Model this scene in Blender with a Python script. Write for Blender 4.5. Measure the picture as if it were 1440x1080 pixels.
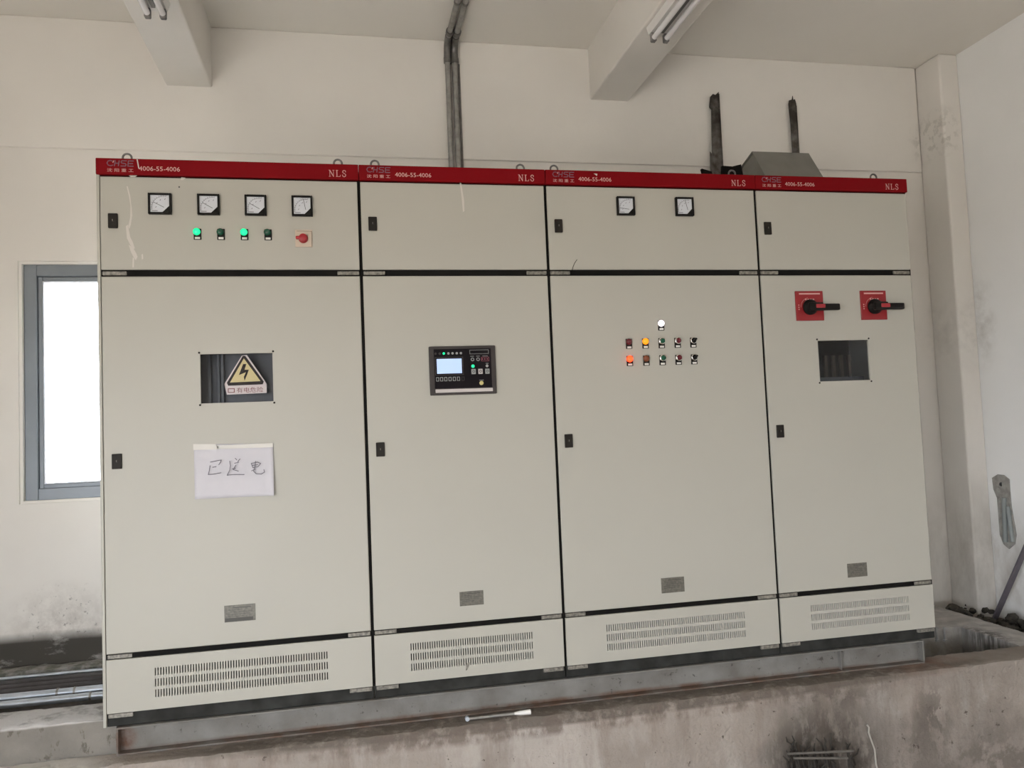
import bpy, bmesh, math, random
from mathutils import Vector, Matrix, noise
random.seed(7)
scene = bpy.context.scene
for o in list(bpy.data.objects): bpy.data.objects.remove(o)

# ------------------------------------------------------------------ camera
FPX, PITCH, YAW, ROLL = 1119.83, 0.0545, 0.2054, -0.0413
CAM = Vector((0.9244, -3.3179, 1.0175))
_cy, _sy, _cp, _sp = math.cos(YAW), math.sin(YAW), math.cos(PITCH), math.sin(PITCH)
_F = Vector((_sy*_cp, _cy*_cp, _sp)); _R0 = Vector((_cy, -_sy, 0)); _U0 = _R0.cross(_F)
_R = math.cos(ROLL)*_R0 + math.sin(ROLL)*_U0
_U = -math.sin(ROLL)*_R0 + math.cos(ROLL)*_U0
cd = bpy.data.cameras.new('camera'); cam = bpy.data.objects.new('camera', cd)
scene.collection.objects.link(cam)
cd.sensor_fit = 'HORIZONTAL'; cd.sensor_width = 36; cd.lens = FPX/1440*36; cd.clip_start = 0.05
cam.matrix_world = Matrix(((_R.x, _U.x, -_F.x, CAM.x), (_R.y, _U.y, -_F.y, CAM.y), (_R.z, _U.z, -_F.z, CAM.z), (0, 0, 0, 1)))
scene.camera = cam
def ray(px, py): return _F + _R*((px-720)/FPX) - _U*((py-540)/FPX)
def onY(px, py, Y=0.0): d = ray(px, py); return CAM + d*((Y-CAM.y)/d.y)
def onX(px, py, X): d = ray(px, py); return CAM + d*((X-CAM.x)/d.x)
def onZ(px, py, Z): d = ray(px, py); return CAM + d*((Z-CAM.z)/d.z)

# ------------------------------------------------------------------ light
scene.view_settings.view_transform = 'Standard'; scene.view_settings.look = 'None'
scene.view_settings.gamma = 1.0; scene.view_settings.use_curve_mapping = False
scene.view_settings.exposure = -0.06
W = bpy.data.worlds.new('sky'); scene.world = W; W.use_nodes = True
bg = W.node_tree.nodes['Background']; bg.inputs[0].default_value = (0.86, 0.92, 1.0, 1); bg.inputs[1].default_value = 20.5
def portal(name, loc, rot, sx, sy):
    # guides the sampling of the daylight that comes in by an opening; gives off no light itself
    l = bpy.data.lights.new(name, 'AREA'); l.shape = 'RECTANGLE'; l.size = sx; l.size_y = sy; l.cycles.is_portal = True
    o = bpy.data.objects.new(name, l); o.location = loc; o.rotation_euler = rot; scene.collection.objects.link(o); return o
# daylight by the unseen left doorway and front window, both sized for their light, and the back window
portal('assumed_doorway_portal', (-1.92, -4.6, 0.44), (0, math.radians(-90), 0), 2.22, 2.4)
portal('assumed_window_portal', (-0.5, -6.22, 0.7), (math.radians(90), 0, 0), 1.8, 1.2)
portal('back_window_portal', (0.06, 1.36, 1.35), (math.radians(-90), 0, 0), 1.5, 1.23)

# ------------------------------------------------------------------ materials
MATS = {}
def mat(name, col, rough=0.6, metal=0.0, var=0.0, vscale=6.0, bump=0.0, bscale=80.0, emit=None, estr=0.0, alt=None, spec=0.5, detail=4.0):
    m = bpy.data.materials.new(name); m.use_nodes = True; nt = m.node_tree; N = nt.nodes; L = nt.links
    b = N['Principled BSDF']; b.inputs['Roughness'].default_value = rough; b.inputs['Metallic'].default_value = metal
    b.inputs['Specular IOR Level'].default_value = spec
    c = (*col, 1)
    geo = N.new('ShaderNodeNewGeometry'); nz = N.new('ShaderNodeTexNoise'); nz.inputs['Scale'].default_value = vscale; nz.inputs['Detail'].default_value = detail
    L.new(geo.outputs['Position'], nz.inputs['Vector'])
    mx = N.new('ShaderNodeMix'); mx.data_type = 'RGBA'
    a = alt if alt else tuple(x*(1-var) for x in col)
    mx.inputs['A'].default_value = (*a, 1); mx.inputs['B'].default_value = c
    mr = N.new('ShaderNodeMapRange'); mr.inputs['From Min'].default_value = 0.3; mr.inputs['From Max'].default_value = 0.7
    L.new(nz.outputs['Fac'], mr.inputs['Value']); L.new(mr.outputs['Result'], mx.inputs['Factor'])
    L.new(mx.outputs['Result'], b.inputs['Base Color'])
    if bump:
        n2 = N.new('ShaderNodeTexNoise'); n2.inputs['Scale'].default_value = bscale; n2.inputs['Detail'].default_value = 6
        L.new(geo.outputs['Position'], n2.inputs['Vector'])
        bp = N.new('ShaderNodeBump'); bp.inputs['Strength'].default_value = bump; bp.inputs['Distance'].default_value = 0.01
        L.new(n2.outputs['Fac'], bp.inputs['Height']); L.new(bp.outputs['Normal'], b.inputs['Normal'])
    if emit:
        b.inputs['Emission Color'].default_value = (*emit, 1); b.inputs['Emission Strength'].default_value = estr
    MATS[name] = m
    m['mix'] = mx.name
    return m
def stain_or_light(m, col, c, r, scale=8.0, lo=0.35, hi=0.6, soft=0.6, amount=1.0, stretch=(1, 1, 1)):
    """a stain with a shape of its own: noise inside an ellipsoid at world place c, radii r"""
    nt = m.node_tree; N = nt.nodes; L = nt.links; b = N['Principled BSDF']
    prev = b.inputs['Base Color'].links[0].from_socket
    geo = N.new('ShaderNodeNewGeometry')
    sub = N.new('ShaderNodeVectorMath'); sub.operation = 'SUBTRACT'; sub.inputs[1].default_value = c
    dv = N.new('ShaderNodeVectorMath'); dv.operation = 'DIVIDE'; dv.inputs[1].default_value = r
    ln = N.new('ShaderNodeVectorMath'); ln.operation = 'LENGTH'
    L.new(geo.outputs['Position'], sub.inputs[0]); L.new(sub.outputs[0], dv.inputs[0]); L.new(dv.outputs[0], ln.inputs[0])
    m1 = N.new('ShaderNodeMapRange'); m1.inputs['From Min'].default_value = 1.0; m1.inputs['From Max'].default_value = soft
    L.new(ln.outputs['Value'], m1.inputs['Value'])
    st = N.new('ShaderNodeVectorMath'); st.operation = 'MULTIPLY'; st.inputs[1].default_value = stretch
    L.new(geo.outputs['Position'], st.inputs[0])
    nz = N.new('ShaderNodeTexNoise'); nz.inputs['Scale'].default_value = scale; nz.inputs['Detail'].default_value = 6; nz.inputs['Roughness'].default_value = 0.65
    L.new(st.outputs[0], nz.inputs['Vector'])
    m2 = N.new('ShaderNodeMapRange'); m2.inputs['From Min'].default_value = lo; m2.inputs['From Max'].default_value = hi; m2.inputs['To Max'].default_value = amount
    L.new(nz.outputs['Fac'], m2.inputs['Value'])
    mu = N.new('ShaderNodeMath'); mu.operation = 'MULTIPLY'
    L.new(m1.outputs[0], mu.inputs[0]); L.new(m2.outputs[0], mu.inputs[1])
    mx = N.new('ShaderNodeMix'); mx.data_type = 'RGBA'; mx.inputs['B'].default_value = (*col, 1)
    L.new(mu.outputs[0], mx.inputs['Factor']); L.new(prev, mx.inputs['A']); L.new(mx.outputs['Result'], b.inputs['Base Color'])
BIG = 1e3
plaster = mat('white_plaster', (0.80, 0.76, 0.705), 0.9, var=0.07, vscale=1.6, bump=0.12, bscale=14)
stain_or_light(plaster, (0.52, 0.475, 0.43), (-0.50, 1.1, 0.10), (0.32, 0.3, 0.26), 18, 0.36, 0.60, 0.3, 0.7)
stain_or_light(plaster, (0.22, 0.20, 0.18), (-0.50, 1.1, 0.14), (0.28, 0.3, 0.22), 42, 0.60, 0.66, 0.4, 0.7)
stain_or_light(plaster, (0.065, 0.058, 0.048), (-0.7, 1.1, -0.03), (1.6, 0.3, 0.135), 7, 0.10, 0.42, 0.62, 1.0, (1, 1, 2.2))
stain_or_light(plaster, (0.52, 0.49, 0.45), (4.72, 0.9, 1.5), (0.28, 0.5, 0.30), 9, 0.42, 0.7, 0.3, 0.6)
stain_or_light(plaster, (0.46, 0.42, 0.37), (4.65, 0.9, 0.1), (0.5, 0.6, 0.55), 6, 0.35, 0.65, 0.2, 0.8, (1, 1, .5))
stain_or_light(plaster, (0.56, 0.53, 0.48), (4.62, 0.95, 2.75), (0.12, 0.4, 0.18), 22, 0.5, 0.6, 0.4, 0.8)
stain_or_light(plaster, (0.55, 0.52, 0.48), (4.74, 0.5, 0.7), (0.2, 0.7, 1.3), 3, 0.45, 0.7, 0.2, 0.5)
plaster2 = mat('daylit_wall_plaster', (0.92, 0.91, 0.89), 0.9, var=0.05, vscale=1.6, bump=0.12, bscale=14)  # paler than the other walls, imitating daylight on the right wall
stain_or_light(plaster2, (0.52, 0.49, 0.45), (4.74, 0.86, 1.55), (0.2, 0.16, 0.35), 9, 0.42, 0.7, 0.3, 0.6)
stain_or_light(plaster2, (0.50, 0.46, 0.41), (4.74, 0.8, 0.05), (0.3, 0.6, 0.45), 5, 0.35, 0.65, 0.3, 0.75, (1, 1, .5))
ceilm = mat('ceiling_plaster', (0.84, 0.80, 0.735), 0.9, var=0.05, vscale=1.2)
floorm = mat('floor_concrete', (0.56, 0.48, 0.40), 0.85, var=0.25, vscale=4, bump=0.2)
conc = mat('plinth_concrete', (0.36, 0.312, 0.272), 0.95, var=0.22, vscale=5, bump=0.7, bscale=55, detail=9, spec=0.15)
stain_or_light(conc, (0.43, 0.39, 0.352), (1.8, -0.09, -0.40), (4.0, 0.3, 0.3), 3.5, 0.48, 0.62, 0.6, 0.8, (1, 1, .5))          # paler lime wash
stain_or_light(conc, (0.24, 0.20, 0.17), (1.8, -0.09, -0.28), (3.5, 0.3, 0.4), 7, 0.52, 0.66, 0.6, 0.75, (1, 1, .16))           # run marks
stain_or_light(conc, (0.035, 0.028, 0.022), (2.93, -0.09, -0.50), (0.34, 0.3, 0.28), 22, 0.42, 0.52, 0.45, 1.0, (1, 1, .4))
stain_or_light(conc, (0.09, 0.075, 0.062), (2.93, -0.09, -0.45), (0.42, 0.3, 0.34), 7, 0.30, 0.52, 0.35, 0.85, (1, 1, .5))
stain_or_light(conc, (0.13, 0.11, 0.092), (2.75, -0.09, -0.42), (0.07, 0.3, 0.22), 5, 0.1, 0.5, 0.3, 0.8)
stain_or_light(conc, (0.12, 0.10, 0.085), (2.98, -0.09, -0.23), (0.33, 0.3, 0.10), 11, 0.46, 0.56, 0.3, 0.75)
stain_or_light(conc, (0.14, 0.12, 0.105), (3.47, -0.09, -0.40), (0.12, 0.3, 0.22), 9, 0.44, 0.48, 0.35, 0.9, (1, 1, .6))
stain_or_light(conc, (0.13, 0.11, 0.095), (3.40, -0.09, -0.50), (0.10, 0.3, 0.20), 12, 0.50, 0.54, 0.3, 0.8, (1, 1, .5))
stain_or_light(conc, (0.17, 0.145, 0.125), (3.7, -0.09, -0.60), (0.9, 0.3, 0.14), 16, 0.46, 0.56, 0.4, 0.85)
stain_or_light(conc, (0.19, 0.165, 0.142), (3.7, -0.09, -0.45), (1.2, 0.3, 0.45), 4, 0.36, 0.62, 0.4, 0.75)
stain_or_light(conc, (0.085, 0.068, 0.055), (1.8, -0.09, -0.35), (2.9, 0.3, 0.35), 30, 0.655, 0.685, 0.7, 0.85)                  # pits
stain_or_light(conc, (0.12, 0.10, 0.082), (1.95, -0.05, -0.160), (1.92, 0.10, 0.055), 18, 0.25, 0.50, 0.8, 0.85)                 # oily ledge below the channel
stain_or_light(conc, (0.15, 0.12, 0.10), (1.9, -0.09, -0.19), (1.8, 0.05, 0.06), 13, 0.46, 0.60, 0.6, 0.8, (1, 1, .5))
stain_or_light(conc, (0.22, 0.125, 0.09), (3.5, 0.0, -0.165), (0.30, 0.12, 0.04), 12, 0.3, 0.6, 0.3, 0.8)
stain_or_light(conc, (0.72, 0.69, 0.65), (-0.75, -0.03, -0.16), (0.85, 0.16, 0.05), 6, 0.22, 0.45, 0.8, 0.85)
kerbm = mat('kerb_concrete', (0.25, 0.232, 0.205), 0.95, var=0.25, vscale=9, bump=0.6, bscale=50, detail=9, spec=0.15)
stain_or_light(kerbm, (0.12, 0.105, 0.085), (-0.4, 0.03, -0.1), (1.3, 0.1, 0.12), 26, 0.60, 0.66, 0.7, 0.8, (1, 1, .5))
stain_or_light(kerbm, (0.58, 0.56, 0.54), (-0.6, 0.14, -0.015), (1.2, 0.3, 0.022), 9, 0.30, 0.50, 0.7, 0.9)  # pale plaster top, with window light on the upward face painted in
slabm = mat('rough_slab', (0.52, 0.49, 0.46), 0.95, var=0.35, vscale=14, bump=0.6, bscale=50, detail=8)
stain_or_light(slabm, (0.10, 0.10, 0.075), (-0.8, 1.0, -0.09), (2.2, 0.12, 0.09), 14, 0.35, 0.55, 0.6, 0.85)
stain_or_light(slabm, (0.08, 0.075, 0.065), (4.16, 0.33, -0.19), (0.10, 0.22, 0.12), 40, 0.38, 0.55, 0.3, 0.85, (1, 1, .12))
stain_or_light(slabm, (0.20, 0.19, 0.16), (3.8, 0.5, -0.28), (0.6, 0.12, 0.16), 8, 0.2, 0.55, 0.3, 0.8)
trenchm = mat('trench_concrete', (0.25, 0.23, 0.20), 0.95, var=0.4, vscale=10, bump=0.4, bscale=30)
dirt = mat('dark_dirt', (0.085, 0.075, 0.06), 1.0, var=0.5, vscale=25, bump=0.8, bscale=60)
cream = mat('cream_paint', (0.425, 0.41, 0.36), 0.42, var=0.025, vscale=2.0, spec=0.3)
darkf = mat('dark_frame', (0.010, 0.009, 0.008), 0.7, var=0.3, spec=0.1)
basem = mat('base_black_steel', (0.042, 0.043, 0.040), 0.7, var=0.5, vscale=12, alt=(0.018, 0.017, 0.015), spec=0.1)
redm = mat('red_header', (0.19, 0.003, 0.006), 0.55, var=0.08, vscale=4, spec=0.08)
blackp = mat('black_plastic', (0.012, 0.011, 0.010), 0.45, var=0.2, spec=0.12)
lockm = mat('lock_black', (0.024, 0.021, 0.018), 0.5, var=0.2, spec=0.12)
metal = mat('bracket_zinc', (0.30, 0.28, 0.24), 0.5, 0.3, var=0.6, vscale=90, detail=2)
steel = mat('galvanised_steel', (0.40, 0.39, 0.37), 0.5, 0.7, var=0.35, vscale=30)
eyem = mat('eye_bolt_steel', (0.22, 0.21, 0.20), 0.45, 0.8, var=0.3, vscale=60)
chan = mat('channel_primer', (0.235, 0.228, 0.212), 0.85, 0.0, var=0.4, vscale=9, bump=0.2, detail=8, alt=(0.155, 0.143, 0.127), spec=0.2)
stain_or_light(chan, (0.13, 0.075, 0.05), (1.8, 0.02, -0.155), (2.4, 0.1, 0.022), 7, 0.3, 0.6, 0.5, 0.9)
stain_or_light(chan, (0.07, 0.065, 0.055), (1.8, 0.02, -0.1), (2.4, 0.1, 0.06), 38, 0.62, 0.68, 0.7, 0.85)
stain_or_light(chan, (0.14, 0.075, 0.05), (0.06, 0.02, -0.1), (0.05, 0.1, 0.07), 20, 0.2, 0.6, 0.5, 0.9)
plate = mat('nameplate_metal', (0.17, 0.16, 0.135), 0.5, 0.3, var=0.4, vscale=120)
platet = mat('nameplate_print', (0.06, 0.058, 0.05), 0.6)
white = mat('white_print', (0.75, 0.73, 0.70), 0.6)
pale = mat('pale_lettering', (0.62, 0.36, 0.33), 0.6)
logo = mat('grey_blue_lettering', (0.16, 0.085, 0.12), 0.5)
dialm = mat('meter_dial', (0.60, 0.62, 0.66), 0.25, var=0.05)
ink = mat('ink', (0.05, 0.05, 0.055), 0.7)
pencil = mat('pen_ink', (0.17, 0.16, 0.19), 0.8)
paperm = mat('paper', (0.57, 0.555, 0.59), 0.85, var=0.03, vscale=10)
tapem = mat('clear_tape', (0.58, 0.555, 0.51), 0.4, var=0.05, vscale=20)
lab = mat('label_white', (0.66, 0.64, 0.60), 0.6)
def lens(name, col, e=None, s=0): return mat(name, col, 0.18, var=0.0, emit=e, estr=s)
g_on = lens('green_lens_lit', (0.02, 0.5, 0.2), (0.0, 1.0, 0.38), 0.95); g_off = lens('green_lens', (0.008, 0.075, 0.04))
r_on = lens('red_lens_lit', (0.5, 0.03, 0.02), (1.0, 0.032, 0.006), 6.0); r_off = lens('red_lens', (0.10, 0.008, 0.014))
a_on = lens('amber_lens_lit', (0.5, 0.15, 0.02), (1.0, 0.30, 0.004), 1.25); a_off = lens('amber_lens', (0.20, 0.06, 0.025))
w_on = lens('white_lens_lit', (0.9, 0.85, 0.9), (1.0, 0.9, 0.98), 2.2)
chrome = mat('chrome_ring', (0.7, 0.68, 0.64), 0.2, 1.0)
rednob = mat('red_knob', (0.34, 0.014, 0.022), 0.45)
redpl = mat('red_switch_plate', (0.27, 0.008, 0.012), 0.5, var=0.08, vscale=20)
tan = mat('tan_plate', (0.56, 0.46, 0.36), 0.4, var=0.06)
screenm = mat('screen', (0.3, 0.4, 0.6), 0.2, emit=(0.52, 0.68, 1.0), estr=0.62)
hmib = mat('panel_black', (0.008, 0.006, 0.008), 0.4, spec=0.1); hmif = mat('panel_bezel', (0.052, 0.045, 0.043), 0.5, spec=0.15)
keym = mat('key_grey', (0.30, 0.31, 0.30), 0.5); silver = mat('silver_strip', (0.55, 0.51, 0.50), 0.35, 0.3)
redtxt = mat('red_print', (0.40, 0.10, 0.13), 0.6); pink = mat('faded_red_print', (0.26, 0.07, 0.065), 0.6)
signw = mat('sign_white', (0.80, 0.68, 0.62), 0.5); signy = mat('sign_yellow', (0.78, 0.62, 0.28), 0.5, var=0.1, vscale=30)
signk = mat('sign_black', (0.035, 0.024, 0.02), 0.6, spec=0.1)
yel = mat('yellow_button', (0.55, 0.48, 0.20), 0.4)
copper = mat('busbar_brown', (0.055, 0.042, 0.033), 0.6, 0.0, var=0.3, spec=0.15)
innerm = mat('inner_plate', (0.07, 0.073, 0.08), 0.5, 0.1, var=0.3, vscale=14)
winf = mat('window_aluminium', (0.22, 0.24, 0.265), 0.45, 0.4, var=0.1)
winw = mat('window_gasket', (0.72, 0.74, 0.80), 0.5)
strutm = mat('rusty_strut', (0.19, 0.178, 0.162), 0.8, 0.3, var=0.6, vscale=26, alt=(0.075, 0.06, 0.048))
stain_or_light(strutm, (0.035, 0.027, 0.02), (3.3, 1.06, 2.93), (1.0, 0.3, 0.22), 14, 0.30, 0.55, 0.5, 0.95)
hoodm = mat('grey_sheet_steel', (0.27, 0.26, 0.235), 0.6, 0.3, var=0.15, vscale=9)
lampw = mat('lamp_white', (0.72, 0.70, 0.67), 0.4); tubem = mat('tube_glass', (0.80, 0.78, 0.78), 0.15); lampd = mat('lamp_end_grey', (0.16, 0.15, 0.145), 0.5)
zinc = mat('zinc_pipe', (0.60, 0.66, 0.74), 0.35, 0.55, var=0.15, vscale=30)
cable = mat('grey_cable', (0.085, 0.078, 0.08), 0.8, var=0.3, vscale=20)
cord = mat('white_cord', (0.42, 0.385, 0.34), 0.7)
twigm = mat('dry_twig', (0.05, 0.042, 0.034), 0.9, var=0.5, vscale=30); slatm = mat('pale_batten', (0.15, 0.135, 0.118), 0.9, var=0.3, vscale=30)
barm = mat('purple_grey_bar', (0.165, 0.145, 0.165), 0.6, 0.3, var=0.2, vscale=20)
rockm = mat('rubble', (0.075, 0.064, 0.05), 0.95, var=0.6, vscale=30, bump=0.6, bscale=60)
mortar = mat('raw_mortar', (0.40, 0.38, 0.345), 0.95, var=0.35, vscale=30, bump=0.5)
pvc = mat('grey_pvc_conduit', (0.27, 0.29, 0.28), 0.5, var=0.1)
drip = mat('paint_drip', (0.56, 0.53, 0.485), 0.35)
ground = mat('outside_ground', (0.52, 0.46, 0.39), 0.9, var=0.2)
def glass(name, tint, gl, tr):
    m = bpy.data.materials.new(name); m.use_nodes = True; nt = m.node_tree; N = nt.nodes; L = nt.links
    N.remove(N['Principled BSDF']); out = N['Material Output']
    t = N.new('ShaderNodeBsdfTransparent'); t.inputs[0].default_value = (*tint, 1)
    g = N.new('ShaderNodeBsdfGlossy'); g.inputs['Roughness'].default_value = 0.06; g.inputs[0].default_value = (1, 1, 1, 1)
    fr = N.new('ShaderNodeFresnel'); fr.inputs[0].default_value = 1.45
    mu = N.new('ShaderNodeMath'); mu.operation = 'MULTIPLY'; mu.inputs[1].default_value = gl; L.new(fr.outputs[0], mu.inputs[0])
    mx = N.new('ShaderNodeMixShader'); L.new(mu.outputs[0], mx.inputs[0]); L.new(t.outputs[0], mx.inputs[1]); L.new(g.outputs[0], mx.inputs[2])
    L.new(mx.outputs[0], out.inputs[0]); return m
acrylic = glass('smoky_acrylic', (0.93, 0.94, 0.96), 0.3, 0); glassm = glass('window_glass', (0.96, 0.98, 1.0), 1.0, 0)

# ------------------------------------------------------------------ mesh helpers
COL = scene.collection
WLOC = {}
def link(name, me, m, parent=None, loc=Vector((0, 0, 0))):
    o = bpy.data.objects.new(name, me); COL.objects.link(o)
    for mm in (m if isinstance(m, (list, tuple)) else [m]): me.materials.append(mm)
    pl = Vector((0, 0, 0))
    if parent: o.parent = parent; pl = WLOC[parent.name]
    o.location = loc - pl; WLOC[o.name] = loc.copy(); return o
class MB:
    """collects geometry in world coordinates and links it as ONE mesh object"""
    def __init__(s): s.bm = bmesh.new(); s.mi = 0
    def _new(s, fs):
        for f in fs: f.material_index = s.mi
    def box(s, x0, x1, y0, y1, z0, z1, bev=0.0, seg=1, rot=None):
        b = bmesh.new(); bmesh.ops.create_cube(b, size=1)
        bmesh.ops.scale(b, vec=(abs(x1-x0), abs(y1-y0), abs(z1-z0)), verts=b.verts)
        if bev: bmesh.ops.bevel(b, geom=list(b.edges), offset=bev, segments=seg, affect='EDGES', profile=0.5)
        c = Vector(((x0+x1)/2, (y0+y1)/2, (z0+z1)/2)); M = Matrix.Translation(c)
        if rot is not None: M = M @ rot
        b.transform(M); s.merge(b); return s
    def merge(s, b):
        me = bpy.data.meshes.new('t'); 
        for f in b.faces: f.material_index = s.mi
        b.to_mesh(me); b.free(); s.bm.from_mesh(me); bpy.data.meshes.remove(me); return s
    def faces(s, vs, fs):
        v = [s.bm.verts.new(p) for p in vs]
        s._new([s.bm.faces.new([v[i] for i in f]) for f in fs]); return s
    def prism(s, pts, d):
        """polygon of world points extruded by vector d"""
        n = len(pts); a = [Vector(p) for p in pts]; b = [p+Vector(d) for p in a]
        return s.faces(a+b, [list(range(n)), list(range(2*n-1, n-1, -1))]+[[i, i+n, (i+1) % n+n, (i+1) % n] for i in range(n)])
    def tube(s, path, r, n=12, cap=True):
        path = [Vector(p) for p in path]; rings = []; up = None
        for i, p in enumerate(path):
            d = (path[min(i+1, len(path)-1)]-path[max(i-1, 0)]).normalized()
            if up is None: up = Vector((0, 0, 1)) if abs(d.z) < .9 else Vector((0, 1, 0))
            a = d.cross(up).normalized(); up = a.cross(d).normalized()
            rr = r[i] if isinstance(r, (list, tuple)) else r
            rings.append([s.bm.verts.new(p+a*(rr*math.cos(t*2*math.pi/n))+up*(rr*math.sin(t*2*math.pi/n))) for t in range(n)])
        fs = []
        for A, B in zip(rings, rings[1:]):
            for t in range(n): fs.append(s.bm.faces.new([A[t], A[(t+1) % n], B[(t+1) % n], B[t]]))
        if cap: fs.append(s.bm.faces.new(rings[0][::-1])); fs.append(s.bm.faces.new(rings[-1]))
        s._new(fs); return s
    def lathe(s, c, prof, n=20, axis='y'):
        """profile (radius, height) turned about an axis through c; height runs towards -y (out of the cabinet) or +z"""
        c = Vector(c); rings = []
        for r, h in prof:
            if axis == 'y': rings.append([s.bm.verts.new(c+Vector((r*math.cos(t*2*math.pi/n), -h, r*math.sin(t*2*math.pi/n)))) for t in range(n)])
            else: rings.append([s.bm.verts.new(c+Vector((r*math.cos(t*2*math.pi/n), r*math.sin(t*2*math.pi/n), h))) for t in range(n)])
        fs = []
        for A, B in zip(rings, rings[1:]):
            for t in range(n): fs.append(s.bm.faces.new([A[t], A[(t+1) % n], B[(t+1) % n], B[t]]))
        fs.append(s.bm.faces.new(rings[-1])); fs.append(s.bm.faces.new(rings[0][::-1])); s._new(fs); return s
    def torus(s, c, R, r, n=24, k=8, ax='y'):
        c = Vector(c); rings = []
        for i in range(n):
            a = i*2*math.pi/n; d = Vector((math.cos(a), 0, math.sin(a)))
            rings.append([s.bm.verts.new(c+d*(R+r*math.cos(t*2*math.pi/k))+Vector((0, r*math.sin(t*2*math.pi/k), 0))) for t in range(k)])
        fs = []
        for i in range(n):
            A, B = rings[i], rings[(i+1) % n]
            for t in range(k): fs.append(s.bm.faces.new([A[t], A[(t+1) % k], B[(t+1) % k], B[t]]))
        s._new(fs); return s
    def strokes(s, lines, w, Y, th=0.0004):
        """pen strokes in the x-z plane at depth Y: lines of (x, z)"""
        for ln in lines:
            for (a, b) in zip(ln, ln[1:]):
                a = Vector((a[0], 0, a[1])); b = Vector((b[0], 0, b[1])); d = b-a
                if d.length < 1e-6: continue
                d.normalize(); nrm = Vector((-d.z, 0, d.x))*w/2; e = d*w/3
                q = [a-e+nrm, b+e+nrm, b+e-nrm, a-e-nrm]
                s.prism([(p.x, Y, p.z) for p in q], (0, -th, 0))
        return s
    def build(s, name, m, parent=None, smooth=False, origin=None):
        bmesh.ops.recalc_face_normals(s.bm, faces=s.bm.faces)
        vs = [v.co for v in s.bm.verts]
        lo = Vector((min(v.x for v in vs), min(v.y for v in vs), min(v.z for v in vs))); hi = Vector((max(v.x for v in vs), max(v.y for v in vs), max(v.z for v in vs)))
        c = Vector(origin) if origin is not None else (lo+hi)/2
        s.bm.transform(Matrix.Translation(-c))
        me = bpy.data.meshes.new(name); s.bm.to_mesh(me); s.bm.free()
        if smooth:
            for p in me.polygons: p.use_smooth = True
            me.set_sharp_from_angle(angle=math.radians(40))
        return link(name, me, m, parent, c)
def tag(o, label=None, cat=None, group=None, kind=None):
    if label: o['label'] = label
    if cat: o['category'] = cat
    if group: o['group'] = group
    if kind: o['kind'] = kind
    return o
def empty(name, loc, label, cat, group=None):
    o = bpy.data.objects.new(name, None); o.empty_display_size = 0.1; COL.objects.link(o); o.location = loc; WLOC[o.name] = Vector(loc)
    return tag(o, label, cat, group)
def copy_part(o, parent, dloc):
    """copy of a part (sharing its mesh) moved by dloc in the world"""
    c = o.copy(); COL.objects.link(c); c.parent = parent
    wl = WLOC[o.name]+Vector(dloc); c.location = wl-WLOC[parent.name]; WLOC[c.name] = wl
    return c
def text(name, body, x0, x1, z0, z1, Y, m, parent, th=0.0005):
    cu = bpy.data.curves.new('txt', 'FONT'); cu.body = body; cu.size = 1; cu.resolution_u = 2
    o = bpy.data.objects.new('txt', cu); COL.objects.link(o)
    dg = bpy.context.evaluated_depsgraph_get(); me = bpy.data.meshes.new_from_object(o.evaluated_get(dg))
    bpy.data.objects.remove(o); bpy.data.curves.remove(cu)
    if len(me.vertices) == 0: return None
    xs = [v.co.x for v in me.vertices]; ys = [v.co.y for v in me.vertices]
    c = Vector(((x0+x1)/2, Y, (z0+z1)/2))
    for v in me.vertices:
        u = (v.co.x-min(xs))/(max(xs)-min(xs)); w = (v.co.y-min(ys))/(max(ys)-min(ys))
        v.co = Vector((x0+(x1-x0)*u, Y-th, z0+(z1-z0)*w))-c
    me.name = name
    return link(name, me, m, parent, c)
def struct(mb, name, m): return tag(mb.build(name, m), kind='structure')

# ------------------------------------------------------------------ the room
FL, CE, WB, XR, XL, YF = -0.67, 3.24, 1.10, 4.74, -1.7, -6.0     # floor, ceiling, back wall, right, left, front
def wall_with_hole(mb, axis, at, a0, a1, z0, z1, holes, th):
    """wall slab perpendicular to axis; pieces around rectangular holes (h0,h1,hz0,hz1)"""
    xs = sorted({a0, a1, *[h[0] for h in holes], *[h[1] for h in holes]}); zs = sorted({z0, z1, *[h[2] for h in holes], *[h[3] for h in holes]})
    def inh(a, z): return any(h[0] < a < h[1] and h[2] < z < h[3] for h in holes)
    keep = {(i, j): not inh((xs[i]+xs[i+1])/2, (zs[j]+zs[j+1])/2) for i in range(len(xs)-1) for j in range(len(zs)-1)}
    def P(a, t, z): return (a, at+t, z) if axis == 'y' else (at+t, a, z)
    for (i, j), k in keep.items():
        if not k: continue
        a, b, c, d = xs[i], xs[i+1], zs[j], zs[j+1]
        for t in (0, th): mb.faces([P(a, t, c), P(b, t, c), P(b, t, d), P(a, t, d)], [(0, 1, 2, 3)])
        for (di, dj, q) in ((-1, 0, (a, c, a, d)), (1, 0, (b, c, b, d)), (0, -1, (a, c, b, c)), (0, 1, (a, d, b, d))):
            if not keep.get((i+di, j+dj), False):
                mb.faces([P(q[0], 0, q[1]), P(q[2], 0, q[3]), P(q[2], th, q[3]), P(q[0], th, q[1])], [(0, 1, 2, 3)])
    return mb
WX0, WX1, WZ0, WZ1 = -0.69, 0.81, 0.735, 1.965
struct(MB().box(XL, XR, YF, WB, FL-0.1, FL), 'floor', floorm)
struct(MB().box(XL, XR, YF, WB+.02, CE, CE+0.15), 'ceiling', ceilm)
struct(wall_with_hole(MB(), 'y', WB, XL, XR+.2, FL-.1, CE+.1, [(WX0, WX1, WZ0, WZ1)], 0.24), 'wall_back', plaster)
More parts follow.
